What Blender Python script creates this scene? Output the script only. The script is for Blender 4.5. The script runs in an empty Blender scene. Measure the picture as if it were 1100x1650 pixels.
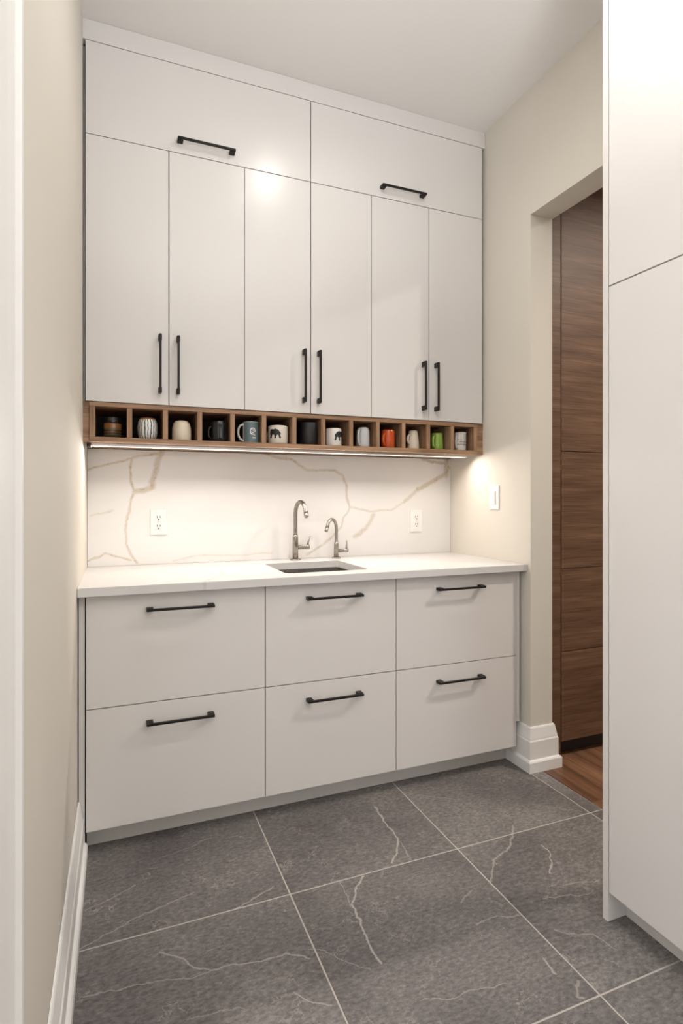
import bpy, bmesh, math, random
from mathutils import Vector, Matrix

random.seed(7)
S = bpy.context.scene
C = S.collection
PI = math.pi

# ------------------------------------------------------------------ camera
YAW = 21.86
cam_d = bpy.data.cameras.new('camera')
cam = bpy.data.objects.new('camera', cam_d)
C.objects.link(cam)
cam.location = (0, 0, 1.2)
cam.rotation_euler = (PI / 2, 0, -math.radians(YAW))
cam_d.sensor_fit = 'VERTICAL'
cam_d.sensor_height = 36.0
cam_d.lens = 36.0 * 910.0 / 1650.0
cam_d.shift_y = -23.0 / 1650.0
cam_d.clip_start = 0.02
S.camera = cam

# ------------------------------------------------------------------ light
S.view_settings.view_transform = 'Standard'
S.view_settings.look = 'None'
S.view_settings.gamma = 1
S.view_settings.use_curve_mapping = False
S.view_settings.exposure = 0.13
POT_W = 3.0
LED_W = 7.7
HALL_W = 38.0
BOUNCE_W = 55.0
SKY = 2.15

world = bpy.data.worlds.new('world')
S.world = world
world.use_nodes = True
bg = world.node_tree.nodes['Background']
bg.inputs[0].default_value = (0.95, 0.96, 1.0, 1)
bg.inputs[1].default_value = SKY


def area(name, loc, sx, sy, power, col, rot=(0, 0, 0), shape='RECTANGLE', spread=180, portal=False):
    d = bpy.data.lights.new(name, 'AREA')
    d.shape = shape
    d.size = sx
    d.size_y = sy
    d.energy = power
    d.color = col
    d.spread = math.radians(spread)
    if portal:
        d.cycles.is_portal = True
    o = bpy.data.objects.new(name, d)
    o.location = loc
    o.rotation_euler = rot
    C.objects.link(o)
    return o


CEIL = 3.005
WY = -3.6                      # wall behind the camera, its wide window added unseen for soft fill light
area('fill_window_portal', (0.79, WY - 0.05, 1.45), 1.6, 2.4, 1, (1, 1, 1), (PI / 2, 0, PI), portal=True)
area('fill_doorway_portal', (-0.30, 0.10, 1.03), 0.9, 2.06, 1, (1, 1, 1), (PI / 2, 0, -PI / 2), portal=True)  # sky fill through the opening added in the left wall

# unseen fill light added behind the camera, aimed up at the ceiling
area('bounce_fill', (0.66, -0.20, 2.0), 0.5, 0.5, BOUNCE_W, (0.93, 0.96, 1.0), (PI, 0, 0))

# ------------------------------------------------------------------ materials


def new_mat(name):
    m = bpy.data.materials.new(name)
    m.use_nodes = True
    nt = m.node_tree
    return m, nt, nt.nodes['Principled BSDF']


def N(nt, typ, **kw):
    n = nt.nodes.new(typ)
    for k, v in kw.items():
        setattr(n, k, v)
    return n


def ramp(nt, fac, stops, interp='LINEAR'):
    r = N(nt, 'ShaderNodeValToRGB')
    r.color_ramp.interpolation = interp
    e = r.color_ramp.elements
    while len(e) < len(stops):
        e.new(0.5)
    for i, (p, c) in enumerate(stops):
        e[i].position = p
        e[i].color = tuple(c) + (1,) if len(c) == 3 else c
    nt.links.new(fac, r.inputs[0])
    return r.outputs[0]


def mixc(nt, fac, a, b):
    m = N(nt, 'ShaderNodeMix', data_type='RGBA')
    for s, v in ((m.inputs[0], fac), (m.inputs[6], a), (m.inputs[7], b)):
        if hasattr(v, 'links') or isinstance(v, bpy.types.NodeSocket):
            nt.links.new(v, s)
        elif isinstance(v, (int, float)):
            s.default_value = v
        else:
            s.default_value = tuple(v) + (1,)
    return m.outputs[2]


def bump(nt, b, height, strength, dist=0.002):
    n = N(nt, 'ShaderNodeBump')
    n.inputs['Strength'].default_value = strength
    n.inputs['Distance'].default_value = dist
    nt.links.new(height, n.inputs['Height'])
    nt.links.new(n.outputs[0], b.inputs['Normal'])


def noise(nt, vec, scale, detail=3, rough=0.5):
    n = N(nt, 'ShaderNodeTexNoise')
    n.inputs['Scale'].default_value = scale
    n.inputs['Detail'].default_value = detail
    n.inputs['Roughness'].default_value = rough
    if vec is not None:
        nt.links.new(vec, n.inputs['Vector'])
    return n


def mapping(nt, vec, scale=(1, 1, 1), loc=(0, 0, 0)):
    n = N(nt, 'ShaderNodeMapping')
    n.inputs['Scale'].default_value = scale
    n.inputs['Location'].default_value = loc
    nt.links.new(vec, n.inputs['Vector'])
    return n.outputs[0]


def plain(name, col, rough=0.5, metal=0.0, spec=0.5, bump_s=0.0, bscale=200, mottle=0.0):
    m, nt, b = new_mat(name)
    b.inputs['Base Color'].default_value = tuple(col) + (1,)
    b.inputs['Roughness'].default_value = rough
    b.inputs['Metallic'].default_value = metal
    b.inputs['Specular IOR Level'].default_value = spec
    if bump_s or mottle:
        tc = N(nt, 'ShaderNodeTexCoord').outputs['Object']
    if bump_s:
        n = noise(nt, tc, bscale, 4)
        bump(nt, b, n.outputs[0], bump_s, 0.001)
    if mottle:
        n2 = noise(nt, tc, 6, 4)
        c = mixc(nt, n2.outputs[0], [x * (1 - mottle) for x in col], [min(1, x * (1 + mottle)) for x in col])
        nt.links.new(c, b.inputs['Base Color'])
    return m


def wood(name, dark, mid, light, scale=1.0, rough=0.45, axis='x'):
    m, nt, b = new_mat(name)
    tc = N(nt, 'ShaderNodeTexCoord').outputs['Object']
    oi = N(nt, 'ShaderNodeObjectInfo').outputs['Random']
    add = N(nt, 'ShaderNodeVectorMath', operation='ADD')
    sc = N(nt, 'ShaderNodeVectorMath', operation='SCALE')
    sc.inputs[0].default_value = (7.3, 3.1, 11.7)
    nt.links.new(oi, sc.inputs['Scale'])
    nt.links.new(tc, add.inputs[0])
    nt.links.new(sc.outputs[0], add.inputs[1])
    s = {'x': (2.2, 34, 34), 'y': (34, 2.2, 34), 'z': (34, 34, 2.2)}[axis]
    v = mapping(nt, add.outputs[0], tuple(k * scale for k in s))
    n1 = noise(nt, v, 1.0, 5, 0.6)
    s2 = {'x': (6, 260, 260), 'y': (260, 6, 260), 'z': (260, 260, 6)}[axis]
    v2 = mapping(nt, add.outputs[0], tuple(k * scale for k in s2))
    n2 = noise(nt, v2, 1.0, 2, 0.5)
    col = ramp(nt, n1.outputs[0], [(0.30, dark), (0.5, mid), (0.72, light)])
    fine = ramp(nt, n2.outputs[0], [(0.35, (0.55, 0.55, 0.55)), (0.55, (1, 1, 1))])
    mx = N(nt, 'ShaderNodeMix', data_type='RGBA', blend_type='MULTIPLY')
    mx.inputs[0].default_value = 0.75
    nt.links.new(col, mx.inputs[6])
    nt.links.new(fine, mx.inputs[7])
    nt.links.new(mx.outputs[2], b.inputs['Base Color'])
    b.inputs['Roughness'].default_value = rough
    bump(nt, b, n2.outputs[0], 0.15, 0.001)
    return m


def vein_field(nt, P, polylines, k_=1.0):
    """max over all vein segments of a soft line mask; P is a 3-D point socket"""
    out = None
    for pts, w, strength in polylines:
        for i, (a, b_) in enumerate(zip(pts[:-1], pts[1:])):
            A = Vector(a)
            B = Vector(b_)
            BA = B - A
            sub = N(nt, 'ShaderNodeVectorMath', operation='SUBTRACT')
            nt.links.new(P, sub.inputs[0])
            sub.inputs[1].default_value = A
            dot = N(nt, 'ShaderNodeVectorMath', operation='DOT_PRODUCT')
            nt.links.new(sub.outputs[0], dot.inputs[0])
            dot.inputs[1].default_value = BA / BA.length_squared
            cl = N(nt, 'ShaderNodeClamp')
            nt.links.new(dot.outputs['Value'], cl.inputs[0])
            scv = N(nt, 'ShaderNodeVectorMath', operation='SCALE')
            scv.inputs[0].default_value = BA
            nt.links.new(cl.outputs[0], scv.inputs['Scale'])
            ds = N(nt, 'ShaderNodeVectorMath', operation='DISTANCE')
            nt.links.new(sub.outputs[0], ds.inputs[0])
            nt.links.new(scv.outputs[0], ds.inputs[1])
            mr = N(nt, 'ShaderNodeMapRange')
            mr.inputs['From Min'].default_value = w * 0.35
            mr.inputs['From Max'].default_value = w
            mr.inputs['To Min'].default_value = strength * k_
            mr.inputs['To Max'].default_value = 0
            nt.links.new(ds.outputs['Value'], mr.inputs['Value'])
            if out is None:
                out = mr.outputs[0]
            else:
                mx = N(nt, 'ShaderNodeMath', operation='MAXIMUM')
                nt.links.new(out, mx.inputs[0])
                nt.links.new(mr.outputs[0], mx.inputs[1])
                out = mx.outputs[0]
    return out


def wiggle(nt, amp, scale, flat):
    """world position, flattened by `flat`, displaced by noise"""
    pos = N(nt, 'ShaderNodeNewGeometry').outputs['Position']
    n = noise(nt, pos, scale, 4, 0.6)
    sub = N(nt, 'ShaderNodeVectorMath', operation='SUBTRACT')
    nt.links.new(n.outputs['Color'], sub.inputs[0])
    sub.inputs[1].default_value = (0.5, 0.5, 0.5)
    sc = N(nt, 'ShaderNodeVectorMath', operation='SCALE')
    nt.links.new(sub.outputs[0], sc.inputs[0])
    sc.inputs['Scale'].default_value = amp
    ad = N(nt, 'ShaderNodeVectorMath', operation='ADD')
    nt.links.new(pos, ad.inputs[0])
    nt.links.new(sc.outputs[0], ad.inputs[1])
    fl = N(nt, 'ShaderNodeVectorMath', operation='MULTIPLY')
    nt.links.new(ad.outputs[0], fl.inputs[0])
    fl.inputs[1].default_value = flat
    return pos, fl.outputs[0]


M = {}
M['cab'] = plain('cabinet_white', (0.72, 0.69, 0.664), 0.27, spec=0.5)
M['carcass'] = plain('carcass_white', (0.62, 0.60, 0.56), 0.5)
M['kick'] = plain('toe_kick_white', (0.66, 0.63, 0.59), 0.45)
M['wall'] = plain('wall_paint', (0.71, 0.668, 0.595), 0.75, spec=0.25, bump_s=0.08, bscale=350)
M['ceil'] = plain('ceiling_paint', (0.84, 0.815, 0.79), 0.9, spec=0.1, bump_s=0.05, bscale=300)
M['trim'] = plain('trim_white', (0.86, 0.845, 0.82), 0.5)
M['black'] = plain('black_bar_metal', (0.010, 0.008, 0.007), 0.45, spec=0.3)
M['plastic'] = plain('white_plastic', (0.85, 0.84, 0.82), 0.3)
M['slot'] = plain('slot_dark', (0.03, 0.03, 0.03), 0.6)
M['grout'] = plain('grout', (0.50, 0.46, 0.41), 0.9, bump_s=0.2, bscale=500)
M['darkgap'] = plain('dark_plastic', (0.03, 0.02, 0.02), 0.6)
M['alu'] = plain('aluminium', (0.75, 0.73, 0.70), 0.35, metal=1.0)
M['walnut'] = wood('cubby_walnut', (0.22, 0.115, 0.060), (0.37, 0.215, 0.12), (0.50, 0.315, 0.19), 1.0, 0.5, 'x')
M['walnut_v'] = wood('cubby_walnut_upright', (0.22, 0.115, 0.060), (0.37, 0.215, 0.12), (0.50, 0.315, 0.19), 1.0, 0.5, 'z')
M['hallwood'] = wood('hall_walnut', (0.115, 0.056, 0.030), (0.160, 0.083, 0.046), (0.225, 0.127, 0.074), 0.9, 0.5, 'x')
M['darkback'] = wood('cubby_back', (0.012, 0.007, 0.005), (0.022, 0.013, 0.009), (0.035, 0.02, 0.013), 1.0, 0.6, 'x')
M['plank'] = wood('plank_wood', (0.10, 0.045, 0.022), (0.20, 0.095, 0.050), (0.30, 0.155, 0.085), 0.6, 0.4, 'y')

# brushed steel
m, nt, b = new_mat('brushed_steel')
b.inputs['Metallic'].default_value = 1
b.inputs['Base Color'].default_value = (0.36, 0.33, 0.295, 1)
tc = N(nt, 'ShaderNodeTexCoord').outputs['Object']
n = noise(nt, mapping(nt, tc, (400, 400, 20)), 1.0, 2)
nt.links.new(ramp(nt, n.outputs[0], [(0.3, (0.24,) * 3), (0.7, (0.36,) * 3)]), b.inputs['Roughness'])
M['steel'] = m
m, nt, b = new_mat('sink_steel')
b.inputs['Metallic'].default_value = 1
b.inputs['Base Color'].default_value = (0.34, 0.32, 0.295, 1)
tc = N(nt, 'ShaderNodeTexCoord').outputs['Object']
n = noise(nt, mapping(nt, tc, (20, 400, 400)), 1.0, 2)
nt.links.new(ramp(nt, n.outputs[0], [(0.3, (0.30,) * 3), (0.7, (0.42,) * 3)]), b.inputs['Roughness'])
M['sink'] = m

# quartz of the splash: veins laid along their measured courses
SY = 2.64
spl = [
    ([(-0.106, 1.319), (-0.064, 1.336), (-0.002, 1.351), (0.063, 1.369), (0.099, 1.383), (0.156, 1.393), (0.188, 1.397)], 0.007, 0.75),
    ([(0.072, 1.369), (0.062, 1.325), (0.065, 1.276), (0.076, 1.233)], 0.008, 0.8),
    ([(0.196, 1.411), (0.18, 1.371), (0.172, 1.319), (0.152, 1.272), (0.156, 1.247), (0.125, 1.233), (0.081, 1.227)], 0.017, 0.8),
    ([(0.076, 1.225), (0.065, 1.184), (0.053, 1.124), (0.043, 1.056), (0.048, 0.999), (0.065, 0.947), (0.091, 0.913)], 0.008, 0.62),
    ([(-0.108, 0.926), (-0.071, 0.944), (-0.037, 0.959), (-0.005, 0.947), (0.065, 0.923)], 0.007, 0.6),
    ([(-0.093, 1.123), (-0.044, 1.136), (-0.01, 1.146)], 0.007, 0.3),
    ([(0.672, 1.408), (0.721, 1.397), (0.796, 1.384), (0.843, 1.355), (0.881, 1.334), (1.019, 1.337), (1.069, 1.31), (1.086, 1.256), (1.086, 1.2), (1.107, 1.15)], 0.009, 0.62),
    ([(1.107, 1.15), (1.069, 1.094), (1.056, 1.053), (1.006, 0.998), (0.911, 0.939), (0.875, 0.922)], 0.008, 0.5),
    ([(1.107, 1.15), (1.217, 1.131), (1.335, 1.135), (1.415, 1.177)], 0.008, 0.38),
    ([(1.415, 1.177), (1.497, 1.243)], 0.012, 0.55),
    ([(1.497, 1.243), (1.635, 1.311), (1.67, 1.335)], 0.017, 0.75),
    ([(1.131, 1.001), (1.193, 1.044), (1.238, 1.114)], 0.015, 0.5),
    ([(1.524, 1.406), (1.592, 1.391), (1.678, 1.386), (1.694, 1.359)], 0.011, 0.8),
    ([(1.678, 1.403), (1.67, 1.325)], 0.024, 0.8),
    ([(0.24, 0.915), (0.36, 0.935), (0.52, 0.93), (0.7, 0.935)], 0.006, 0.28),
]
m, nt, b = new_mat('quartz_splash')
pos, P = wiggle(nt, 0.022, 22, (1, 0, 1))
vf = vein_field(nt, P, [([(x, 0, z) for x, z in p], w, s) for p, w, s in spl], 0.8)
n = noise(nt, pos, 60, 3)
vcol = ramp(nt, n.outputs[0], [(0.35, (0.32, 0.24, 0.14)), (0.5, (0.58, 0.44, 0.25)), (0.65, (0.45, 0.40, 0.33))])
base = ramp(nt, noise(nt, pos, 3, 3).outputs[0], [(0.3, (0.785, 0.77, 0.748)), (0.7, (0.82, 0.808, 0.79))])
nt.links.new(mixc(nt, vf, base, vcol), b.inputs['Base Color'])
b.inputs['Roughness'].default_value = 0.22
M['splash'] = m
m, nt, b = new_mat('quartz_counter')
pos, P = wiggle(nt, 0.03, 14, (1, 1, 0))
vf = vein_field(nt, P, [
    ([(0.28, 1.99, 0), (0.30, 2.05, 0), (0.37, 2.14, 0), (0.40, 2.30, 0)], 0.010, 0.28),
    ([(-0.1, 2.45, 0), (0.15, 2.52, 0), (0.42, 2.62, 0)], 0.008, 0.22),
    ([(1.15, 2.60, 0), (1.35, 2.47, 0), (1.62, 2.42, 0)], 0.009, 0.25)])
nt.links.new(mixc(nt, vf, (0.66, 0.645, 0.63), (0.36, 0.36, 0.28)), b.inputs['Base Color'])
b.inputs['Roughness'].default_value = 0.32
b.inputs['Specular IOR Level'].default_value = 0.3
M['counter'] = m

# floor tile: dark grey stone, mottled, with hairline veins
fv = [
    ([(-0.085, 1.652), (0.054, 1.714), (0.15, 1.742), (0.226, 1.757)], .005, .5), ([(-0.082, 1.797), (-0.017, 1.823), (0.059, 1.856)], .004, .5),
    ([(0.11, 1.563), (0.165, 1.519), (0.178, 1.491), (0.229, 1.456), (0.278, 1.451), (0.341, 1.436), (0.415, 1.434), (0.441, 1.419), (0.473, 1.396)], .005, .6),
    ([(-0.073, 1.495), (0.009, 1.482), (0.093, 1.475), (0.179, 1.45), (0.229, 1.456)], .004, .5), ([(0.323, 1.645), (0.386, 1.666), (0.456, 1.697)], .005, .6),
    ([(0.152, 1.975), (0.246, 1.995), (0.318, 2.027)], .004, .35), ([(0.402, 1.313), (0.432, 1.276), (0.472, 1.247)], .005, .6),
    ([(0.152, 1.336), (0.229, 1.332), (0.285, 1.319)], .004, .4), ([(0.482, 1.423), (0.516, 1.405), (0.551, 1.352), (0.605, 1.305)], .004, .45),
    ([(0.938, 1.986), (0.926, 1.878), (0.927, 1.775), (0.889, 1.711), (0.845, 1.658)], .007, .85), ([(0.927, 1.775), (0.918, 1.699), (0.906, 1.648)], .004, .5),
    ([(0.732, 1.635), (0.694, 1.601), (0.65, 1.536), (0.644, 1.464), (0.633, 1.394), (0.635, 1.342), (0.635, 1.308)], .007, .85),
    ([(0.653, 1.639), (0.648, 1.581), (0.643, 1.519)], .004, .5), ([(1.354, 1.685), (1.28, 1.606), (1.231, 1.574), (1.165, 1.551), (1.09, 1.463)], .007, .55),
    ([(1.368, 1.552), (1.363, 1.507), (1.331, 1.464), (1.287, 1.429)], .006, .7), ([(1.287, 1.372), (1.351, 1.359), (1.41, 1.341)], .004, .5),
    ([(1.193, 1.343), (1.258, 1.331), (1.333, 1.306), (1.362, 1.312)], .005, .5), ([(1.136, 1.235), (1.16, 1.206), (1.22, 1.184), (1.236, 1.12)], .005, .5),
    ([(1.083, 2.053), (1.188, 1.96), (1.263, 1.914)], .004, .4), ([(1.548, 1.742), (1.656, 1.665)], .004, .5), ([(0.952, 1.42), (1.01, 1.454)], .005, .4),
    ([(0.945, 1.333), (1.013, 1.334), (1.077, 1.316)], .006, .5), ([(1.036, 1.17), (1.03, 1.139), (1.028, 1.117)], .006, .7),
    ([(1.068, 1.081), (1.03, 1.050), (1.042, 1.044)], .008, .5), ([(0.685, 1.181), (0.747, 1.156), (0.814, 1.159), (0.9, 1.141)], .003, .5)]
m, nt, b = new_mat('stone_tile')
pos, P = wiggle(nt, 0.03, 24, (1, 1, 0))
vf = vein_field(nt, P, [([(x, y, 0) for x, y in p], w * .62, s) for p, w, s in fv])
oi = N(nt, 'ShaderNodeObjectInfo').outputs['Random']
sc = N(nt, 'ShaderNodeVectorMath', operation='SCALE')
sc.inputs[0].default_value = (31.0, 17.0, 5.0)
nt.links.new(oi, sc.inputs['Scale'])
ad = N(nt, 'ShaderNodeVectorMath', operation='ADD')
nt.links.new(pos, ad.inputs[0])
nt.links.new(sc.outputs[0], ad.inputs[1])
tp = ad.outputs[0]
big = noise(nt, tp, 2.6, 4, 0.6)
fine = noise(nt, mapping(nt, tp, (60, 110, 90)), 1.0, 6, 0.72)
c1 = ramp(nt, big.outputs[0], [(0.30, (0.120, 0.109, 0.108)), (0.5, (0.168, 0.155, 0.149)), (0.70, (0.222, 0.206, 0.196))])
c2 = ramp(nt, fine.outputs[0], [(0.30, (0.48, 0.47, 0.47)), (0.51, (1, 1, 1)), (0.72, (1.7, 1.65, 1.6))])
mx = N(nt, 'ShaderNodeMix', data_type='RGBA', blend_type='MULTIPLY')
mx.inputs[0].default_value = 1
nt.links.new(c1, mx.inputs[6])
nt.links.new(c2, mx.inputs[7])
# random hairlines that break up into specks
wn = noise(nt, tp, 5, 5, 0.7)
wa = N(nt, 'ShaderNodeVectorMath', operation='SCALE')
nt.links.new(wn.outputs['Color'], wa.inputs[0])
wa.inputs['Scale'].default_value = 0.35
wb = N(nt, 'ShaderNodeVectorMath', operation='ADD')
nt.links.new(tp, wb.inputs[0])
nt.links.new(wa.outputs[0], wb.inputs[1])
vo = N(nt, 'ShaderNodeTexVoronoi', feature='DISTANCE_TO_EDGE')
vo.inputs['Scale'].default_value = 4.2
nt.links.new(mapping(nt, wb.outputs[0], (0.7, 1.3, 1)), vo.inputs['Vector'])
hl = ramp(nt, vo.outputs['Distance'], [(0.0, (1, 1, 1)), (0.014, (0, 0, 0))])
br = ramp(nt, noise(nt, tp, 7, 4, 0.7).outputs[0], [(0.47, (0, 0, 0)), (0.62, (0.6, 0.6, 0.6))])
mh = N(nt, 'ShaderNodeMath', operation='MULTIPLY')
nt.links.new(hl, mh.inputs[0])
nt.links.new(br, mh.inputs[1])
mh2 = N(nt, 'ShaderNodeMath', operation='MAXIMUM')
nt.links.new(mh.outputs[0], mh2.inputs[0])
nt.links.new(vf, mh2.inputs[1])
nt.links.new(mixc(nt, mh2.outputs[0], mx.outputs[2], (0.48, 0.44, 0.40)), b.inputs['Base Color'])
b.inputs['Roughness'].default_value = 0.48
b.inputs['Specular IOR Level'].default_value = 0.4
bump(nt, b, fine.outputs[0], 0.12, 0.002)
M['tile'] = m


def emis(name, col, s):
    m, nt, b = new_mat(name)
    b.inputs['Base Color'].default_value = tuple(col) + (1,)
    b.inputs['Emission Color'].default_value = tuple(col) + (1,)
    b.inputs['Emission Strength'].default_value = s
    return m


M['led'] = emis('led_diffuser', (1.0, 0.86, 0.68), 2.2)
M['lens'] = emis('pot_lens', (1.0, 0.94, 0.86), 46)

# ------------------------------------------------------------------ geometry helpers


def mesh_from_bm(name, bm, mats):
    me = bpy.data.meshes.new(name)
    bm.normal_update()
    bm.to_mesh(me)
    bm.free()
    for mm in (mats if isinstance(mats, (list, tuple)) else [mats]):
        me.materials.append(mm)
    return me


def wloc(p):
    return wloc(p.parent) + p.location if p.parent else Vector(p.location)


def link(name, me, loc=(0, 0, 0), parent=None, rot=None):
    o = bpy.data.objects.new(name, me)
    C.objects.link(o)
    if parent:
        o.parent = parent
        o.location = Vector(loc) - wloc(parent)
    else:
        o.location = loc
    if rot:
        o.rotation_euler = rot
    return o


def bm_box(bm, x0, x1, y0, y1, z0, z1):
    r = bmesh.ops.create_cube(bm, size=1.0)
    for v in r['verts']:
        v.co = Vector(((x0 + x1) / 2 + v.co.x * (x1 - x0), (y0 + y1) / 2 + v.co.y * (y1 - y0), (z0 + z1) / 2 + v.co.z * (z1 - z0)))
    return r['verts']


def boxes(name, bl, mat, parent=None, bevel=0.0, smooth=False):
    """one mesh out of world-space boxes, its origin in the middle of the first"""
    x0, x1, y0, y1, z0, z1 = bl[0]
    c = Vector(((x0 + x1) / 2, (y0 + y1) / 2, (z0 + z1) / 2))
    bm = bmesh.new()
    for q in bl:
        bm_box(bm, *q)
    for v in bm.verts:
        v.co -= c
    if bevel:
        bmesh.ops.bevel(bm, geom=list(bm.edges), offset=bevel, segments=2, affect='EDGES', profile=0.7)
    return link(name, mesh_from_bm(name, bm, mat), c, parent)


def box(name, x0, x1, y0, y1, z0, z1, mat, parent=None, bevel=0.0):
    return boxes(name, [(x0, x1, y0, y1, z0, z1)], mat, parent, bevel)


def thing(name, label, cat, loc=(0, 0, 0), group=None):
    o = bpy.data.objects.new(name, None)
    o.empty_display_size = 0.05
    C.objects.link(o)
    o.location = loc
    return tag(o, label, cat, group)


def tag(o, label, cat, group=None):
    o['label'] = label
    o['category'] = cat
    if group:
        o['group'] = group
    return o


def struct(o):
    o['kind'] = 'structure'
    return o


def shade(me, on=True):
    for p in me.polygons:
        p.use_smooth = on


def lathe_me(name, prof, mat, seg=40, rib=None):
    bm = bmesh.new()
    rings = []
    for r, z in prof:
        if r < 1e-6:
            rings.append([bm.verts.new((0, 0, z))])
        else:
            ring = []
            for i in range(seg):
                a = 2 * PI * i / seg
                rr = r * (1 + (rib(a, z) if rib else 0))
                ring.append(bm.verts.new((rr * math.cos(a), rr * math.sin(a), z)))
            rings.append(ring)
    for p, q in zip(rings[:-1], rings[1:]):
        for i in range(seg):
            j = (i + 1) % seg
            if len(p) == 1 and len(q) == 1:
                continue
            if len(p) == 1:
                bm.faces.new((p[0], q[j], q[i]))
            elif len(q) == 1:
                bm.faces.new((p[i], p[j], q[0]))
            else:
                bm.faces.new((p[i], p[j], q[j], q[i]))
    bmesh.ops.recalc_face_normals(bm, faces=bm.faces)
    me = mesh_from_bm(name, bm, mat)
    shade(me)
    return me


def tube_bm(bm, pts, rad, seg=12, flat=1.0, up=None):
    """tube along pts; rad number or list; flat squashes it across `up`"""
    pts = [Vector(p) for p in pts]
    n = len(pts)
    rads = rad if isinstance(rad, (list, tuple)) else [rad] * n
    prev = None
    rings = []
    for i, p in enumerate(pts):
        t = (pts[min(i + 1, n - 1)] - pts[max(i - 1, 0)]).normalized()
        if up is not None:
            u = Vector(up)
            u = (u - t * u.dot(t)).normalized()
        elif prev is None:
            u = t.orthogonal().normalized()
        else:
            u = (prev - t * prev.dot(t)).normalized()
        prev = u
        w = t.cross(u)
        rings.append([bm.verts.new(p + (u * math.cos(2 * PI * k / seg) * flat + w * math.sin(2 * PI * k / seg)) * rads[i]) for k in range(seg)])
    for a, b_ in zip(rings[:-1], rings[1:]):
        for k in range(seg):
            l = (k + 1) % seg
            bm.faces.new((a[k], a[l], b_[l], b_[k]))
    bm.faces.new(list(reversed(rings[0])))
    bm.faces.new(rings[-1])


def tube(name, pts, rad, mat, loc=(0, 0, 0), parent=None, seg=14, flat=1.0, up=None):
    bm = bmesh.new()
    tube_bm(bm, pts, rad, seg, flat, up)
    bmesh.ops.recalc_face_normals(bm, faces=bm.faces)
    me = mesh_from_bm(name, bm, mat)
    shade(me)
    return link(name, me, loc, parent)


def sweep_profile(name, path, prof, mat, left=True):
    """moulding: profile (distance from wall, z) along a floor path, mitred; out = left of travel"""
    bm = bmesh.new()
    path = [Vector(p) for p in path]
    n = len(path)
    rings = []
    for i, p in enumerate(path):
        def nrm(a, b_):
            d = (b_ - a).normalized()
            return Vector((-d.y, d.x)) if left else Vector((d.y, -d.x))
        if i == 0:
            off = nrm(path[0], path[1])
        elif i == n - 1:
            off = nrm(path[-2], path[-1])
        else:
            a, b_ = nrm(path[i - 1], p), nrm(p, path[i + 1])
            off = (a + b_) / (1 + a.dot(b_))
        rings.append([bm.verts.new((p.x + off.x * d, p.y + off.y * d, z)) for d, z in prof])
    k = len(prof)
    for a, b_ in zip(rings[:-1], rings[1:]):
        for i in range(k):
            j = (i + 1) % k
            bm.faces.new((a[i], a[j], b_[j], b_[i]))
    bm.faces.new(rings[0])
    bm.faces.new(list(reversed(rings[-1])))
    bmesh.ops.recalc_face_normals(bm, faces=bm.faces)
    return link(name, mesh_from_bm(name, bm, mat))


# ------------------------------------------------------------------ the room
XL, XR, BY = -0.114, 1.70, 2.66


def xl(y):                                  # the left wall runs very slightly off square
    return XL - 0.008 * (2.1 - y)


WT = 0.12                                   # wall thickness
DOOR0, DOOR1 = -0.35, 0.55                   # doorway past the left casing, out of view, opened to add fill daylight
OY0, OY1, OZ = 1.20, 2.00, 2.449            # passage through the right wall

bm = bmesh.new()
for ya, yb, za in ((BY, DOOR1, 0.0), (DOOR1, DOOR0, 2.06), (DOOR0, WY, 0.0)):
    vs = [bm.verts.new(p) for z in (za, CEIL) for p in ((xl(ya), ya, z), (xl(yb), yb, z), (xl(yb) - WT, yb, z), (xl(ya) - WT, ya, z))]
    for f in ((0, 1, 2, 3), (7, 6, 5, 4), (0, 4, 5, 1), (1, 5, 6, 2), (2, 6, 7, 3), (3, 7, 4, 0)):
        bm.faces.new([vs[i] for i in f])
bmesh.ops.recalc_face_normals(bm, faces=bm.faces)
struct(link('wall_left', mesh_from_bm('wall_left', bm, M['wall'])))
struct(box('wall_back', xl(BY) - WT, 4.4, BY, BY + 0.12, 0, CEIL, M['wall']))
struct(boxes('wall_right', [(XR, XR + WT, OY1, BY, 0, CEIL), (XR, XR + WT, OY0, OY1, OZ, CEIL), (XR, XR + WT, WY, OY0, 0, CEIL)], M['wall']))
struct(box('ceiling', xl(WY) - WT, XR + WT, WY - 0.12, BY + 0.12, CEIL, CEIL + 0.1, M['ceil']))
struct(box('ceiling', XR + WT, 4.4, WY - 0.12, BY + 0.12, CEIL, CEIL + 0.1, M['ceil']))
struct(boxes('wall_front', [(xl(WY) - WT, 0.0, WY - 0.12, WY, 0, CEIL), (1.6, 4.4, WY - 0.12, WY, 0, CEIL),
                            (0.0, 1.6, WY - 0.12, WY, 0, 0.25), (0.0, 1.6, WY - 0.12, WY, 2.65, CEIL)], M['wall']))
struct(box('wall_hall', 4.4, 4.52, WY, BY, 0, CEIL, M['wall']))
w = struct(boxes('fill_window', [(0.0, 0.05, WY - 0.08, WY - 0.03, 0.25, 2.65), (1.55, 1.6, WY - 0.08, WY - 0.03, 0.25, 2.65),
                              (0.05, 1.55, WY - 0.08, WY - 0.03, 0.25, 0.30), (0.05, 1.55, WY - 0.08, WY - 0.03, 2.60, 2.65),
                              (0.78, 0.82, WY - 0.08, WY - 0.03, 0.30, 2.60)], M['trim']))  # unseen window, added so soft daylight fills the room

# tiled floor: grout bed, every tile an object of its own
TX = [-0.695, -0.101, 0.493, 1.087, 1.681]
TY = [2.257, 1.645, 1.033, 0.421, -0.191]
floor = struct(box('floor', xl(WY) - WT, 1.742, WY, BY, -0.05, -0.0012, M['grout']))
tile_cache = {}


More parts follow.
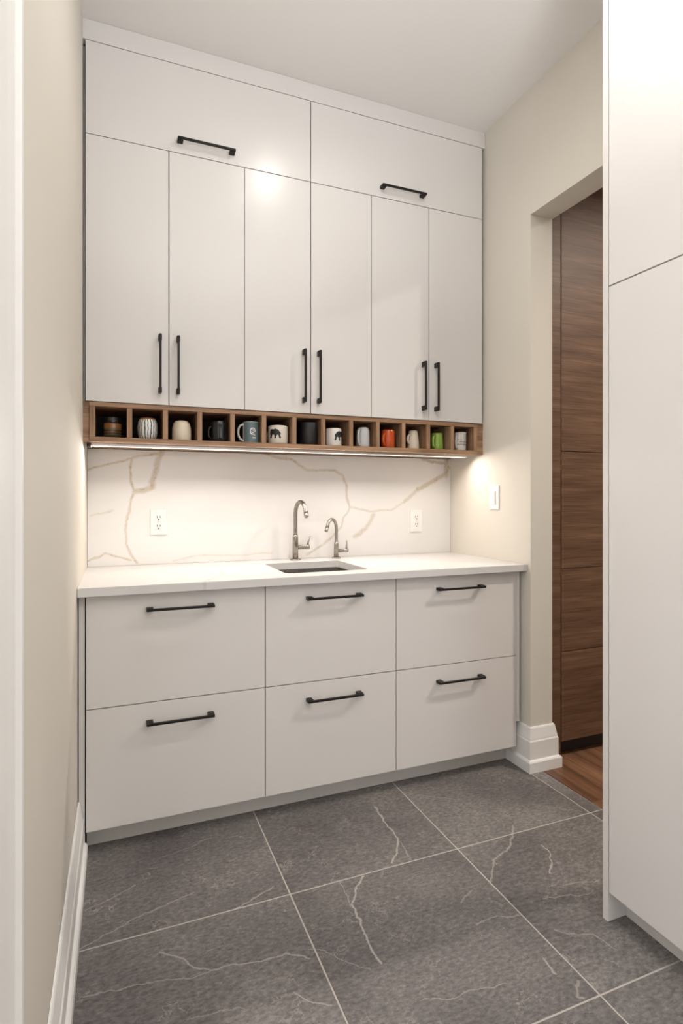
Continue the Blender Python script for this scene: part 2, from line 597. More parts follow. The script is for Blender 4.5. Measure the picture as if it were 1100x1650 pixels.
def tile(x0, x1, y0, y1):
    g = 0.0022
    x0 += g
    x1 -= g
    y0 += g
    y1 -= g
    key = (round(x1 - x0, 4), round(y1 - y0, 4))
    if key not in tile_cache:
        bm = bmesh.new()
        bm_box(bm, -key[0] / 2, key[0] / 2, -key[1] / 2, key[1] / 2, -0.009, 0.0)
        top = [e for e in bm.edges if all(v.co.z > -0.001 for v in e.verts)]
        bmesh.ops.bevel(bm, geom=top, offset=0.0012, segments=1, affect='EDGES')
        tile_cache[key] = mesh_from_bm('floor_tile', bm, M['tile'])
    link('floor_tile', tile_cache[key], ((x0 + x1) / 2, (y0 + y1) / 2, 0), floor)


ys = [BY] + TY + [-0.803, -1.415, -2.027, -2.639, WY]
for ya, yb in zip(ys[:-1], ys[1:]):
    for xa, xb in ((-0.112, TX[2]), (TX[2], TX[3]), (TX[3], TX[4]), (TX[4], 1.742)):
        if ya > OY1 + 0.3 and xa > 1.6:
            continue
        if xb > 1.7 and (yb < OY0 - 0.2):
            continue
        tile(xa, xb, yb, ya)
# the passage beyond: planks
hall = struct(box('floor', 1.742, 4.4, WY, BY, -0.05, -0.0015, M['darkgap']))
pl = {}
x = 1.744
k = 0
while x < 3.9:
    y = -0.6 + (k * 0.47) % 0.9
    ends = [-0.6]
    while y < BY:
        if y > ends[-1] + 0.2:
            ends.append(y)
        y += 1.15
    ends.append(BY - 0.001)
    for a, b_ in zip(ends[:-1], ends[1:]):
        L = round(b_ - a - 0.002, 3)
        if L not in pl:
            bm = bmesh.new()
            bm_box(bm, -0.0635, 0.0635, -L / 2, L / 2, -0.012, 0)
            bmesh.ops.bevel(bm, geom=[e for e in bm.edges if all(v.co.z > -0.001 for v in e.verts)], offset=0.0012, segments=1, affect='EDGES')
            pl[L] = mesh_from_bm('floor_plank', bm, M['plank'])
        link('floor_plank', pl[L], (x + 0.0645, (a + b_) / 2, 0), hall)
    x += 0.129
    k += 1

# baseboards and door casing
BBP = [(0.001, 0.0), (0.030, 0.0), (0.030, 0.044), (0.026, 0.050), (0.019, 0.053), (0.019, 0.130), (0.016, 0.136), (0.0155, 0.142), (0.008, 0.184), (0.005, 0.190), (0.001, 0.190)]
struct(sweep_profile('baseboard_left', [(xl(0.77), 0.767), (xl(2.062), 2.062)], BBP, M['trim'], left=False))
struct(sweep_profile('baseboard_right', [(XR, 2.140), (XR, OY1), (XR + WT, OY1), (XR + WT, 2.028)], BBP, M['trim'], left=False))
# stepped casing on the left wall
prof = [(0.765, 0.0), (0.765, 0.021), (0.759, 0.024), (0.747, 0.024), (0.743, 0.018), (0.730, 0.017), (0.715, 0.015), (0.675, 0.013), (0.660, 0.016), (0.650, 0.012), (0.650, 0.0)]
bm = bmesh.new()
lo = [bm.verts.new((xl(y) + d + 0.0005, y, 0.0)) for y, d in prof]
hi = [bm.verts.new((xl(y) + d + 0.0005, y, 2.14)) for y, d in prof]
for i in range(len(prof)):
    j = (i + 1) % len(prof)
    bm.faces.new((lo[i], lo[j], hi[j], hi[i]))
bm.faces.new(lo)
bm.faces.new(hi)
bmesh.ops.recalc_face_normals(bm, faces=bm.faces)
struct(link('trim_1', mesh_from_bm('trim_1', bm, M['trim'])))
# flat white fascia between the wall cabinets and the ceiling
struct(boxes('trim_2', [(XL + 0.002, XR - 0.001, 2.330, 2.36, 2.9275, CEIL - 0.001)], M['cab']))

# ------------------------------------------------------------------ pulls
def pull_me(L):
    bm = bmesh.new()
    bm_box(bm, -L / 2, L / 2, -0.036, -0.0275, -0.0045, 0.0045)
    for s in (-1, 1):
        a = s * (L / 2 - 0.011)
        bm_box(bm, a - 0.011, a + 0.011, -0.0275, -0.0002, -0.0062, 0.0062)
    bmesh.ops.bevel(bm, geom=list(bm.edges), offset=0.001, segments=1, affect='EDGES')
    return mesh_from_bm('handle', bm, M['black'])


PULL = pull_me(0.228)


def pull(x, y, z, parent, vertical=False):
    return link('handle', PULL, (x, y, z), parent, (0, PI / 2, 0) if vertical else None)


# ------------------------------------------------------------------ base cabinets
DY = 2.05                                   # drawer fronts
CT, CB = 0.904, 0.874                       # countertop top and underside
bx = [-0.0896, 0.518, 1.062, 1.664]
names = ['white two-drawer base cabinet at the left end of the counter', 'white two-drawer base cabinet under the sink, between two others',
         'white two-drawer base cabinet at the right end, next to the doorway wall']
g = 0.0016
zsplit = 0.4955
for i in range(3):
    x0, x1 = bx[i], bx[i + 1]
    t = thing('base_cabinet', names[i], 'cabinet', ((x0 + x1) / 2, 2.35, 0), 'drawer cabinets under the counter')
    e = 0.0005
    boxes('carcass', [(x0 + e, x0 + 0.018, DY + 0.0215, 2.62, 0.09, CB - 0.002), (x1 - 0.018, x1 - e, DY + 0.0215, 2.62, 0.09, CB - 0.002),
                      (x0 + 0.018, x1 - 0.018, DY + 0.0215, 2.62, 0.09, 0.108), (x0 + 0.018, x1 - 0.018, 2.605, 2.62, 0.108, CB - 0.002),
                      (x0 + 0.018, x1 - 0.018, DY + 0.0215, DY + 0.032, 0.46, 0.53)], M['carcass'], t)
    box('toe_kick', x0, x1 + (0.02 if i == 2 else 0), 2.132, 2.150, 0.001, 0.0895, M['kick'], t)
    for zz0, zz1, hz in ((zsplit + g, 0.8695, 0.818), (0.0905, zsplit - g, 0.430)):
        d = box('drawer', x0 + g, x1 - g, DY, DY + 0.020, zz0, zz1, M['cab'], t, 0.0009)
        pull((x0 + x1) / 2, DY, hz, d)
    if i == 0:
        box('filler_strip', XL + 0.003, x0 - 0.003, DY + 0.012, DY + 0.030, 0.001, CB - 0.002, M['cab'], t)
    if i == 2:
        box('filler_strip', x1 + 0.001, x1 + 0.019, DY + 0.003, DY + 0.3, 0.2, CB - 0.002, M['cab'], t)

# countertop with the sink opening
SX0, SX1, SY0, SY1 = 0.620, 0.977, 2.125, 2.478
OX0, OX1, OYA, OYB = XL + 0.001, XR - 0.001, 2.02, SY - 0.0005


def rrect(x0, x1, y0, y1, r, n=5):
    pts = []
    for cx_, cy_, a0 in ((x1 - r, y1 - r, 0), (x0 + r, y1 - r, 90), (x0 + r, y0 + r, 180), (x1 - r, y0 + r, 270)):
        for k in range(n):
            a = math.radians(a0 + 90 * k / (n - 1))
            pts.append((cx_ + r * math.cos(a), cy_ + r * math.sin(a)))
    return pts


inner = rrect(SX0, SX1, SY0, SY1, 0.02)
outer = []
corn = [(OX1, OYB), (OX0, OYB), (OX0, OYA), (OX1, OYA)]
for c_ in range(4):
    for k in range(5):
        px, py = inner[c_ * 5 + k]
        cx_, cy_ = corn[c_]
        xe = (k < 2) == (c_ % 2 == 0)       # before the corner or after it
        outer.append((cx_, cy_) if k == 2 else ((cx_, py) if xe else (px, cy_)))
bm = bmesh.new()
R = {}
for nm, pts in (('i', inner), ('o', outer)):
    for z in (CB, CT):
        R[nm, z] = [bm.verts.new((p[0], p[1], z)) for p in pts]
n = 20
for k in range(n):
    j = (k + 1) % n
    bm.faces.new((R['i', CT][k], R['o', CT][k], R['o', CT][j], R['i', CT][j]))
    bm.faces.new((R['i', CB][j], R['o', CB][j], R['o', CB][k], R['i', CB][k]))
    bm.faces.new((R['o', CB][k], R['o', CB][j], R['o', CT][j], R['o', CT][k]))
    bm.faces.new((R['i', CB][j], R['i', CB][k], R['i', CT][k], R['i', CT][j]))
bmesh.ops.recalc_face_normals(bm, faces=bm.faces)
fe = [e for e in bm.edges if all(abs(v.co.y - OYA) < 1e-5 for v in e.verts) and abs(e.verts[0].co.z - e.verts[1].co.z) < 1e-6]
bmesh.ops.bevel(bm, geom=fe, offset=0.002, segments=2, affect='EDGES')
tag(link('countertop', mesh_from_bm('countertop', bm, M['counter'])), 'white quartz countertop with faint veining over the drawer cabinets', 'countertop')

# splash
tag(box('backsplash', xl(SY) + 0.001, XR - 0.001, SY, BY - 0.001, CT + 0.0005, 1.409, M['splash']), 'white quartz backsplash slab with gold and grey veins behind the taps', 'backsplash')

# sink basin
t = thing('sink', 'square stainless undermount sink set into the white countertop', 'sink', ((SX0 + SX1) / 2, (SY0 + SY1) / 2, 0.72))
bm = bmesh.new()
lv = [(0.012, CB - 0.001, 0.03), (-0.003, CB - 0.001, 0.02), (-0.003, CB - 0.02, 0.02), (-0.006, 0.735, 0.02), (-0.022, 0.722, 0.03), (-0.14, 0.717, 0.02)]
rings = []
for ex, z, r in lv:
    rings.append([bm.verts.new((p[0], p[1], z)) for p in rrect(SX0 - ex, SX1 + ex, SY0 - ex, SY1 + ex, r)])
for a, b_ in zip(rings[:-1], rings[1:]):
    for k in range(20):
        j = (k + 1) % 20
        bm.faces.new((a[k], a[j], b_[j], b_[k]))
bm.faces.new(rings[-1])
c = wloc(t)
for v in bm.verts:
    v.co -= c
bmesh.ops.recalc_face_normals(bm, faces=bm.faces)
bmesh.ops.reverse_faces(bm, faces=bm.faces)
link('basin', mesh_from_bm('basin', bm, M['sink']), c, t)
link('drain', lathe_me('drain', [(0, 0.002), (0.018, 0.002), (0.02, 0.005), (0.04, 0.006), (0.042, 0.001), (0.0, 0.001)], M['steel'], 28), (c.x, c.y, 0.718), t)

# taps
def tap(name, label, x, y, H, body_h, rb, rn, R_, dirv, tip_drop, stub_z, stub_l, lever_h, lean):
    t = thing(name, label, 'tap', (x, y, CT + 0.0005))
    z0 = CT + 0.0005
    link('base_ring', lathe_me('base_ring', [(0, 0), (rb * 1.9, 0), (rb * 1.9, 0.004), (rb * 1.5, 0.0065), (0, 0.0065)], M['steel'], 28), (x, y, z0), t)
    link('body', lathe_me('body', [(0, 0.0067), (rb, 0.0067), (rb, body_h), (rb * 0.97, body_h + 0.002), (rn + 0.001, body_h + 0.012), (rn * 0.5, body_h + 0.013), (0, body_h + 0.013)], M['steel'], 28), (x, y, z0), t)
    d = Vector(dirv).normalized()
    zt = H - R_
    pts = [(0, 0, body_h + 0.005), (0, 0, (zt + body_h) / 2), (0, 0, zt)]
    for k in range(1, 13):
        a = PI * k / 12 * 0.90
        pts.append((d.x * R_ * (1 - math.cos(a)), d.y * R_ * (1 - math.cos(a)), zt + R_ * math.sin(a)))
    lx = Vector(pts[-1]) - Vector(pts[-2])
    pts.append(tuple(Vector(pts[-1]) + lx.normalized() * tip_drop))
    tube('spout', pts, rn, M['steel'], (x, y, z0), t, 16)
    e = Vector(pts[-1])
    u = lx.normalized()
    tube('nozzle', [e - u * 0.02, e - u * 0.001, e + u * 0.003], [rn * 1.12, rn * 1.12, rn * 0.95], M['steel'], (x, y, z0), t, 16)
    tube('valve', [(rb * 0.6, 0, stub_z), (rb + stub_l * 0.7, 0, stub_z), (rb + stub_l * 0.72, 0, stub_z), (rb + stub_l, 0, stub_z)],
         [rb * 0.78, rb * 0.78, rb * 0.88, rb * 0.88], M['steel'], (x, y, z0), t, 18)
    s = rb + stub_l * 0.86
    tube('lever', [(s, 0, stub_z + rb * 0.6), (s + lean * 0.4, 0, stub_z + rb * 0.7 + lever_h * 0.45), (s + lean, 0, stub_z + rb * 0.7 + lever_h)],
         [0.0048, 0.0044, 0.0038], M['steel'], (x, y, z0), t, 12)
    return t


tap('kitchen_tap', 'tall brushed steel gooseneck tap behind the sink', 0.797, 2.575, 0.276, 0.108, 0.0135, 0.0098, 0.058, (0.12, -1), 0.030, 0.060, 0.055, 0.040, 0.013)
tap('filter_tap', 'small brushed steel gooseneck tap to the right of the sink', 1.005, 2.575, 0.190, 0.068, 0.0115, 0.0080, 0.040, (-0.8, -0.6), 0.028, 0.036, 0.050, 0.042, 0.001)

# ------------------------------------------------------------------ wall cabinets
UY, UB, US, UT = 2.33, 1.566, 2.5735, 2.9245
ux = [-0.1037, 0.1986, 0.5004, 0.791, 1.081, 1.381, 1.683]
ul = ['white two-door wall cabinet at the left, above the first mugs', 'white two-door wall cabinet in the middle of the lower row',
      'white two-door wall cabinet at the right, beside the doorway wall']
for i in range(3):
    x0, xm, x1 = ux[2 * i:2 * i + 3]
    t = thing('wall_cabinet', ul[i], 'cabinet', ((x0 + x1) / 2, 2.5, UB), 'two-door wall cabinets')
    box('carcass', x0 + 0.0005, x1 - 0.0005, UY + 0.0215, BY - 0.001, UB, US - 0.001, M['carcass'], t)
    for a, b_, hx in ((x0, xm, xm - 0.034), (xm, x1, xm + 0.034)):
        d = box('door', a + g, b_ - g, UY, UY + 0.020, UB + 0.0005, US - g, M['cab'], t, 0.0009)
        pull(hx, UY, 1.724, d, True)
    if i == 0:
        box('filler_strip', xl(2.36) + 0.001, x0 - 0.002, UY + 0.035, UY + 0.055, UB, UT, M['cab'], t)
    if i == 2:
        box('filler_strip', x1 + 0.001, XR - 0.001, UY + 0.035, UY + 0.055, UB, UT, M['cab'], t)
for (x0, x1), lab in (((ux[0], ux[3]), 'wide white lift-up cabinet at the upper left, under the ceiling'), ((ux[3], ux[6]), 'wide white lift-up cabinet at the upper right, under the ceiling')):
    t = thing('lift_cabinet', lab, 'cabinet', ((x0 + x1) / 2, 2.5, US), 'lift-up cabinets under the ceiling')
    box('carcass', x0 + 0.0005, x1 - 0.0005, UY + 0.0215, BY - 0.001, US, UT + 0.001, M['carcass'], t)
    d = box('door', x0 + g, x1 - g, UY, UY + 0.020, US + g, UT, M['cab'], t, 0.0009)
    pull((x0 + x1) / 2, UY, 2.617, d)

# ------------------------------------------------------------------ cubby shelf
KY, KB, KT = 2.336, 1.413, 1.5645
kx0, kx1 = -0.089, 1.658
TH = 0.019
t = thing('cubby_shelf', 'long walnut shelf of small square cubbies holding mugs under the wall cabinets', 'shelf', ((kx0 + kx1) / 2, 2.5, KB))
box('top_panel', kx0, kx1, KY, SY - 0.001, KT - 0.017, KT, M['walnut'], t, 0.0006)
box('bottom_panel', kx0, kx1, KY, SY - 0.001, KB, KB + 0.019, M['walnut'], t, 0.0006)
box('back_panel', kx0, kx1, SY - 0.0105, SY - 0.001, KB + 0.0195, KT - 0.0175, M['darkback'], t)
pitch = (kx1 - kx0 - TH) / 13
dv = None
for k in range(14):
    cx_ = kx0 + TH / 2 + k * pitch
    zz = (KB + 0.0195, KT - 0.0175)
    if dv is None:
        dv = box('divider', cx_ - TH / 2, cx_ + TH / 2, KY + 0.0005, SY - 0.011, zz[0], zz[1], M['walnut_v'], t, 0.0006)
    else:
        link('divider', dv.data, (cx_, (KY + SY - 0.0105) / 2, (zz[0] + zz[1]) / 2), t)
box('end_filler', XL + 0.001, kx0 - 0.0008, KY + 0.012, KY + 0.03, KB, KT, M['walnut'], t)
box('end_filler', kx1 + 0.0008, XR - 0.001, KY + 0.012, KY + 0.03, KB, KT, M['walnut'], t)

# under-cabinet light
LY = 2.415
t = thing('strip_light', 'thin glowing LED strip under the walnut cubby shelf', 'light', (0.78, LY, KB - 0.012))
boxes('channel', [(-0.085, 1.645, LY - 0.011, LY + 0.011, KB - 0.003, KB - 0.0005), (-0.085, 1.645, LY - 0.011, LY - 0.009, KB - 0.011, KB - 0.003),
                  (-0.085, 1.645, LY + 0.009, LY + 0.011, KB - 0.011, KB - 0.003)], M['alu'], t)
box('diffuser', -0.084, 1.644, LY - 0.0085, LY + 0.0085, KB - 0.010, KB - 0.0035, M['led'], t)
box('end_cap', -0.1005, -0.0855, LY - 0.03, LY + 0.03, KB - 0.016, KB - 0.0005, M['darkgap'], t)
area('strip_lamp', (0.78, LY, KB - 0.012), 1.726, 0.014, LED_W, (1.0, 0.91, 0.83), (math.radians(-27), 0, 0))

# ------------------------------------------------------------------ mugs


def ceramic(name, col, rough=0.25):
    return plain(name, col, rough)


def mug_profile(outer, wall=0.0035, flip=False):
    """outer: (r, z) from foot to rim; the inside follows it"""
    h = outer[-1][1]
    prof = [(0, 0.0015), (outer[0][0] * 0.8, 0.0015), (outer[0][0] * 0.86, 0.0)] + list(outer)
    inn = [(max(r - wall, 0.002), max(z, 0.006)) for r, z in reversed(outer)]
    prof += [(outer[-1][0] - wall * 0.5, h + 0.0012)] + inn + [(0, 0.006)]
    if flip:
        prof = [(r, h + 0.0013 - z) for r, z in prof]
    return prof


MZ = KB + 0.0198
MY = 2.385


def mug(name, label, x, outer, mat, handle=None, flip=False, rib=None, y=None):
    y = MY if y is None else y
    t = thing(name, label, 'mug', (x, y, MZ), 'mugs in the cubbies')
    link('body', lathe_me('body', mug_profile(outer, flip=flip), mat, 48, rib), (x, y, MZ), t)
    if handle:
        ang, zlo, zhi, r_at, reach, th, hm = handle
        a = math.radians(ang)
        pts = []
        for k in range(15):
            u = PI * k / 14
            zz = (zlo + zhi) / 2 - (zhi - zlo) / 2 * math.cos(u)
            rr = r_at - 0.004 + reach * math.sin(u) ** 0.75
            pts.append((rr * math.cos(a), rr * math.sin(a), zz))
        tube('handle', pts, th, hm or mat, (x, y, MZ), t, 10, 1.5, up=(-math.sin(a), math.cos(a), 0))
    return t


def print_on(t, r_of, ang0, z0, wdt, hgt, pred, mat, nx=44, nz=36, name='print'):
    """raised print: the cells of a grid wrapped round the mug for which pred(u, v) holds"""
    bm = bmesh.new()
    V = {}

    def vert(i, j):
        if (i, j) not in V:
            z = z0 + hgt * j / nz
            r = (r_of(z) if callable(r_of) else r_of) + 0.0006
            a = math.radians(ang0) + (i / nx - 0.5) * wdt / r
            V[i, j] = bm.verts.new((r * math.cos(a), r * math.sin(a), z))
        return V[i, j]
    for i in range(nx):
        for j in range(nz):
            if pred((i + 0.5) / nx, (j + 0.5) / nz):
                bm.faces.new((vert(i, j), vert(i + 1, j), vert(i + 1, j + 1), vert(i, j + 1)))
    loc = wloc(t)
    return link(name, mesh_from_bm(name, bm, mat), loc, t)


def poly_in(poly):
    def f(u, v):
        c_ = False
        for (x1, y1), (x2, y2) in zip(poly, poly[1:] + poly[:1]):
            if (y1 > v) != (y2 > v) and u < (x2 - x1) * (v - y1) / (y2 - y1) + x1:
                c_ = not c_
        return c_
    return f


straight = lambda r, h: [(r * 0.95, 0.0), (r, 0.004), (r, h * 0.5), (r, h - 0.001), (r * 0.99, h)]

# 1 banded stoneware
m1, nt, b = new_mat('banded_stoneware')
sx = N(nt, 'ShaderNodeSeparateXYZ')
nt.links.new(N(nt, 'ShaderNodeTexCoord').outputs['Object'], sx.inputs[0])
mr = N(nt, 'ShaderNodeMath', operation='DIVIDE')
nt.links.new(sx.outputs[2], mr.inputs[0])
mr.inputs[1].default_value = 0.083
cc = ramp(nt, mr.outputs[0], [(0.0, (0.05, 0.055, 0.035)), (0.14, (0.13, 0.075, 0.03)), (0.20, (0.05, 0.035, 0.02)), (0.26, (0.15, 0.085, 0.035)), (0.32, (0.06, 0.04, 0.02)), (0.40, (0.16, 0.10, 0.04)), (0.47, (0.27, 0.12, 0.035)), (0.70, (0.025, 0.022, 0.02))], 'CONSTANT')
nt.links.new(cc, b.inputs['Base Color'])
b.inputs['Roughness'].default_value = 0.2
mug('stoneware_mug', 'dark brown and olive banded stoneware mug, first cubby from the left', -0.008,
    [(0.029, 0), (0.033, 0.004), (0.0335, 0.058), (0.029, 0.063), (0.028, 0.073), (0.031, 0.080), (0.030, 0.083)], m1, y=2.41)
# 2 striped
m2, nt, b = new_mat('striped_ceramic')
tc = N(nt, 'ShaderNodeTexCoord').outputs['Object']
sx = N(nt, 'ShaderNodeSeparateXYZ')
nt.links.new(tc, sx.inputs[0])
at = N(nt, 'ShaderNodeMath', operation='ARCTAN2')
nt.links.new(sx.outputs[1], at.inputs[0])
nt.links.new(sx.outputs[0], at.inputs[1])
nz_ = noise(nt, tc, 60, 2)
ma = N(nt, 'ShaderNodeMath', operation='MULTIPLY_ADD')
nt.links.new(at.outputs[0], ma.inputs[0])
ma.inputs[1].default_value = 20.0
nt.links.new(nz_.outputs[0], ma.inputs[2])
m3_ = N(nt, 'ShaderNodeMath', operation='MULTIPLY_ADD')
nt.links.new(nz_.outputs[0], m3_.inputs[0])
m3_.inputs[1].default_value = 2.5
nt.links.new(ma.outputs[0], m3_.inputs[2])
si = N(nt, 'ShaderNodeMath', operation='SINE')
nt.links.new(m3_.outputs[0], si.inputs[0])
st = ramp(nt, si.outputs[0], [(0.40, (0.72, 0.72, 0.68)), (0.62, (0.04, 0.05, 0.055))])
gt = N(nt, 'ShaderNodeMath', operation='GREATER_THAN')
nt.links.new(sx.outputs[2], gt.inputs[0])
gt.inputs[1].default_value = 0.0775
nt.links.new(mixc(nt, gt.outputs[0], st, (0.28, 0.11, 0.04)), b.inputs['Base Color'])
b.inputs['Roughness'].default_value = 0.25
mug('striped_mug', 'white mug with dark wavy vertical stripes and a brown rim', 0.1215,
    [(0.028, 0), (0.034, 0.005), (0.0375, 0.025), (0.038, 0.05), (0.036, 0.068), (0.0315, 0.0775), (0.031, 0.083)], m2)
# 3 cream upside-down
cream = ceramic('cream_glaze', (0.66, 0.57, 0.45), 0.35)
mug('cream_mug', 'handleless cream mug turned upside down, third cubby from the left', 0.253,
    [(0.015, 0), (0.0245, 0.0022), (0.0325, 0.012), (0.0370, 0.030), (0.038, 0.055), (0.038, 0.079), (0.0375, 0.080)], cream, flip=True)
# 4 ribbed black
blk = ceramic('black_glaze', (0.010, 0.011, 0.012), 0.12)
mug('ribbed_mug', 'glossy black fluted mug with its handle to the left', 0.404, [(0.031, 0), (0.0345, 0.004), (0.0355, 0.02), (0.0355, 0.06), (0.034, 0.078), (0.032, 0.086)], blk,
    (195, 0.012, 0.062, 0.035, 0.016, 0.0042, None), rib=lambda a, z: 0.03 * math.cos(10 * a))
# 5 grey-teal and white
teal = ceramic('teal_glaze', (0.115, 0.165, 0.175), 0.3)
wht = ceramic('white_glaze', (0.74, 0.70, 0.66), 0.25)
t = mug('teal_mug', 'grey-teal mug with a white handle and a white swirl emblem', 0.539, straight(0.0335, 0.088), wht, (186, 0.010, 0.078, 0.033, 0.027, 0.0045, None))
vis = 257                                    # bearing of the camera from the mugs, roughly
print_on(t, 0.0336, 285, 0.0025, 0.0336 * math.radians(170), 0.084, lambda u, v: True, teal, 40, 2, 'teal_band')


def swirl(u, v):
    x, y = (u - 0.5) * 1.0, (v - 0.62) * 1.35
    r = math.hypot(x, y)
    a = math.degrees(math.atan2(y, x))
    ring = 0.30 < r < 0.42 and not (-75 < a < -20)
    core = 0.12 < r < 0.2 and not (120 < a < 180)
    tail = abs(y + 0.33 + 0.5 * (x - 0.05)) < 0.05 and 0.0 < x < 0.35
    text = v < 0.12 and 0.45 < u < 0.95 and (int(u * 30) % 3 != 0)
    return ring or core or tail or text


print_on(t, 0.0343, 272, 0.018, 0.030, 0.048, swirl, wht, 40, 44, 'swirl_emblem')
# 6 and 8 bear mugs
bear = [(0.0, 0.50), (0.02, 0.72), (0.10, 0.92), (0.22, 0.97), (0.38, 0.93), (0.52, 1.0), (0.66, 0.95), (0.80, 0.86), (0.90, 0.70), (0.97, 0.60), (0.99, 0.48), (0.93, 0.42), (0.99, 0.20),
        (1.0, 0.06), (0.92, 0.02), (0.84, 0.10), (0.82, 0.30), (0.74, 0.40), (0.66, 0.36), (0.60, 0.20), (0.58, 0.04), (0.46, 0.02), (0.44, 0.14), (0.48, 0.30), (0.40, 0.42),
        (0.26, 0.40), (0.22, 0.24), (0.20, 0.06), (0.06, 0.03), (0.04, 0.16), (0.08, 0.32)]
ink = ceramic('black_ink', (0.012, 0.011, 0.012), 0.5)
ivory = ceramic('ivory_glaze', (0.68, 0.63, 0.54), 0.28)
t = mug('bear_mug', 'wide ivory mug with a walking black bear, left of the all-black mug', 0.659, straight(0.043, 0.077), ivory, (120, 0.012, 0.062, 0.043, 0.024, 0.0045, None))
print_on(t, 0.043, 237, 0.020, 0.052, 0.043, poly_in(bear), ink, 44, 34, 'bear_print')
mug('black_mug', 'tall plain black mug nearly filling its cubby', 0.7995, straight(0.0385, 0.098), ceramic('matt_black', (0.008, 0.0075, 0.009), 0.5))
t = mug('bear_mug', 'white mug with a black bear at its right edge, right of the all-black mug', 0.918, straight(0.0365, 0.077), wht, (110, 0.012, 0.062, 0.0365, 0.024, 0.0045, None))
print_on(t, 0.0365, 297, 0.022, 0.054, 0.044, lambda u, v: poly_in(bear)(1 - u, v), ink, 40, 34, 'bear_print')
# 9 pale grey, upside down
grey = ceramic('pale_grey_glaze', (0.50, 0.50, 0.50), 0.22)
mug('grey_mug', 'pale grey mug turned upside down with a large loop handle', 1.064, [(0.018, 0), (0.024, 0.003), (0.0295, 0.014), (0.0305, 0.035), (0.031, 0.075), (0.031, 0.0895), (0.0305, 0.0905)], grey,
    (216, 0.006, 0.080, 0.029, 0.020, 0.004, None), flip=True)
orange = ceramic('orange_glaze', (0.50, 0.075, 0.016), 0.16)
mug('orange_mug', 'orange-red mug with its handle towards the room', 1.193, [(0.029, 0), (0.0315, 0.004), (0.032, 0.04), (0.0318, 0.072), (0.030, 0.082), (0.0292, 0.0835)], orange,
    (215, 0.010, 0.066, 0.031, 0.021, 0.0045, None))
mug('cream_mug', 'cream mug turned upside down with its handle to the left, left of the green mug', 1.327, [(0.015, 0), (0.020, 0.002), (0.023, 0.012), (0.0265, 0.045), (0.029, 0.080), (0.0295, 0.0868), (0.029, 0.0875)], cream,
    (200, 0.024, 0.066, 0.0265, 0.018, 0.0042, None), flip=True)
green = ceramic('green_glaze', (0.25, 0.38, 0.065), 0.2)
mug('green_mug', 'lime green mug widening towards its foot', 1.459, [(0.028, 0), (0.0305, 0.004), (0.0300, 0.025), (0.0280, 0.05), (0.0265, 0.074), (0.026, 0.079), (0.0255, 0.080)], green,
    (212, 0.008, 0.066, 0.0275, 0.021, 0.0042, None))
t = mug('sketch_mug', 'white mug with thin dark line drawing, last cubby on the right', 1.592, straight(0.029, 0.089), wht, (205, 0.010, 0.074, 0.029, 0.018, 0.004, None))
print_on(t, 0.029, 262, 0.006, 0.058, 0.078, lambda u, v: abs(v - 0.30) < 0.022 or (abs(v - 0.46) < 0.018 and u > 0.2) or (abs(v - 0.60) < 0.012 and u < 0.5) or (abs(u - 0.62) < 0.02 and v > 0.2)
         or (abs(u - 0.84) < 0.025 and v < 0.9) or (abs(u - 0.34) < 0.015 and v > 0.45), ceramic('grey_ink', (0.10, 0.09, 0.09), 0.5), 50, 56, 'line_drawing')

# ------------------------------------------------------------------ outlets and switch
PLATE = None


def outlet(x, z, label):
    t = thing('wall_outlet', label, 'outlet', (x, SY, z), 'duplex outlets on the backsplash')
    y = SY - 0.0003
    box('cover_plate', x - 0.035, x + 0.035, y - 0.006, y, z - 0.057, z + 0.057, M['plastic'], t, 0.002)
    for s in (-1, 1):
        zc = z + s * 0.0195
        bm = bmesh.new()
        ring = []
        for k in range(24):
            a = 2 * PI * k / 24
            ring.append((0.0172 * math.cos(a), max(-0.0135, min(0.0135, 0.0172 * math.sin(a)))))
        f = [bm.verts.new((px, -0.0022, pz)) for px, pz in ring]
        k_ = [bm.verts.new((px, 0, pz)) for px, pz in ring]
        bm.faces.new(f)
        for k in range(24):
            j = (k + 1) % 24
            bm.faces.new((f[k], k_[k], k_[j], f[j]))
        bmesh.ops.recalc_face_normals(bm, faces=bm.faces)
        r = link('receptacle', mesh_from_bm('receptacle', bm, M['plastic']), (x, y - 0.0062, zc), t)
        boxes('slot', [(x - 0.0075, x - 0.0048, y - 0.0092, y - 0.0086, zc - 0.002, zc + 0.008), (x + 0.0048, x + 0.0075, y - 0.0092, y - 0.0086, zc - 0.001, zc + 0.007),
                       (x - 0.0026, x + 0.0026, y - 0.0092, y - 0.0086, zc - 0.0105, zc - 0.0055)], M['slot'], r)
    link('screw', lathe_me('screw', [(0, 0.0012), (0.002, 0.001), (0.003, 0)], M['alu'], 12), (x, y - 0.0062, z), t, (PI / 2, 0, 0))


outlet(0.181, 1.092, 'white duplex outlet on the backsplash at the left, below the gold vein')
outlet(1.484, 1.077, 'white duplex outlet on the backsplash at the right, beside the wall corner')
t = thing('dimmer_switch', 'white slide dimmer switch on the beige wall by the doorway', 'switch', (XR, 2.252, 1.20))
zc = 1.201
box('cover_plate', XR - 0.0065, XR - 0.0004, 2.217, 2.287, zc - 0.058, zc + 0.058, M['plastic'], t, 0.002)
box('rocker', XR - 0.0095, XR - 0.0068, 2.236, 2.268, zc - 0.033, zc + 0.033, M['plastic'], t, 0.001)
box('slide_track', XR - 0.0102, XR - 0.0097, 2.2385, 2.2425, zc - 0.028, zc + 0.028, M['alu'], t)
box('slider', XR - 0.013, XR - 0.0104, 2.2365, 2.2445, zc - 0.026, zc - 0.018, M['plastic'], t, 0.0008)

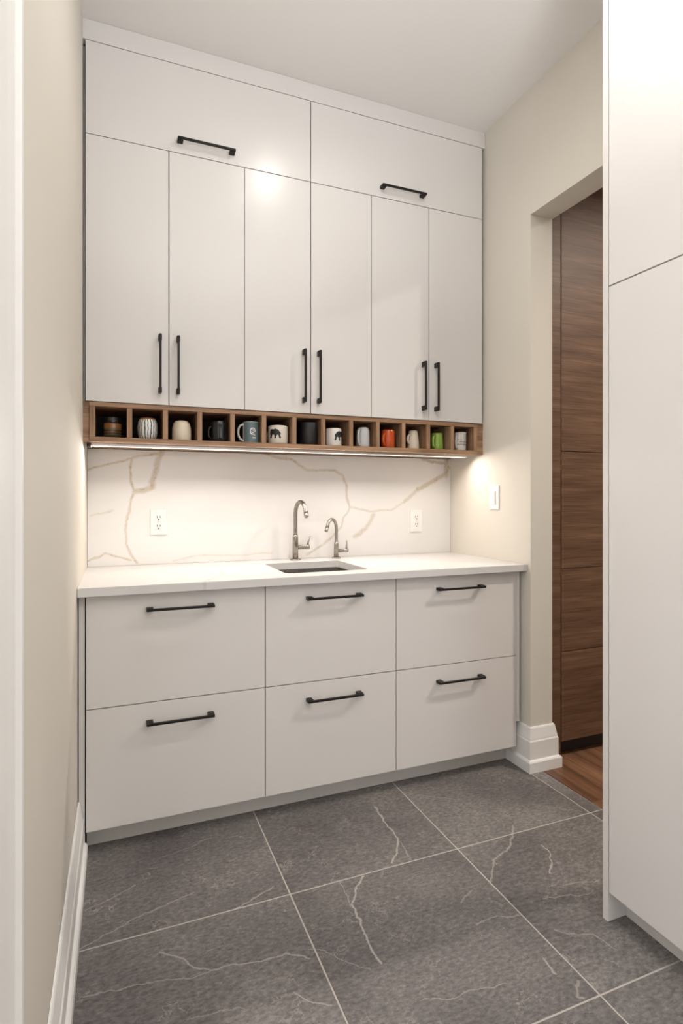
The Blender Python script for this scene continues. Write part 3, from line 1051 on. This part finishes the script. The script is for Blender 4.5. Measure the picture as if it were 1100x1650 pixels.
# ------------------------------------------------------------------ tall pantry cabinet at the right
PX = 1.293
t = thing('pantry_cabinet', 'tall flat-front white pantry cabinet at the right edge', 'cabinet', (1.5, 0.9, 0))
box('side_panel', PX, XR - 0.001, 1.2015, 1.2195, 0.001, CEIL - 0.002, M['cab'], t, 0.0008)
box('carcass', PX + 0.022, XR - 0.001, 0.60, 1.2005, 0.095, CEIL - 0.002, M['carcass'], t)
box('toe_kick', PX + 0.068, PX + 0.083, 0.60, 1.2005, 0.001, 0.094, M['kick'], t)
box('door', PX + 0.001, PX + 0.021, 0.602, 1.1985, 0.0855, 1.795, M['cab'], t, 0.0009)
box('door', PX + 0.001, PX + 0.021, 0.602, 1.1985, 1.799, CEIL - 0.08, M['cab'], t, 0.0009)

# ------------------------------------------------------------------ walnut unit in the passage
HY = 2.032
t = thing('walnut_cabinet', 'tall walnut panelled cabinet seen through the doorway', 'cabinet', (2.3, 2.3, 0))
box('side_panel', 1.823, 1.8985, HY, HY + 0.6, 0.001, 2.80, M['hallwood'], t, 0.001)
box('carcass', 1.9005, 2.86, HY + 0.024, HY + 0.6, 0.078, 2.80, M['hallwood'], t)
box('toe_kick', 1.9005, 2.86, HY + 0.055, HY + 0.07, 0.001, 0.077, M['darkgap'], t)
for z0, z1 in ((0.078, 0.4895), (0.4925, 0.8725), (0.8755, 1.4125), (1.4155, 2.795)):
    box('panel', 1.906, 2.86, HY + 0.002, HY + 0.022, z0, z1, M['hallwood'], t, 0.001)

# ------------------------------------------------------------------ recessed ceiling lights
def pot(x, y, label, power, col, lens=True):
    t = thing('ceiling_light', label, 'light', (x, y, CEIL), 'recessed ceiling lights')
    link('trim_ring', lathe_me('trim_ring', [(0.052, -0.001), (0.052, -0.004), (0.075, -0.005), (0.078, -0.001), (0.052, -0.001)], M['trim'], 40), (x, y, CEIL), t)
    link('lens', lathe_me('lens', [(0, -0.0025), (0.05, -0.0025), (0.05, -0.001), (0, -0.001)], M['lens'], 40), (x, y, CEIL), t)
    area('pot_lamp', (x, y, CEIL - 0.008), 0.10, 0.10, power, col, shape='DISK', spread=150)


pot(0.79, 1.56, 'round recessed ceiling light in front of the wall cabinets', POT_W, (1.0, 0.96, 0.91))
pot(2.9, 0.9, 'added unseen ceiling light filling the passage beyond the doorway', HALL_W, (1.0, 0.90, 0.79))  # unseen lamp added to brighten the passage
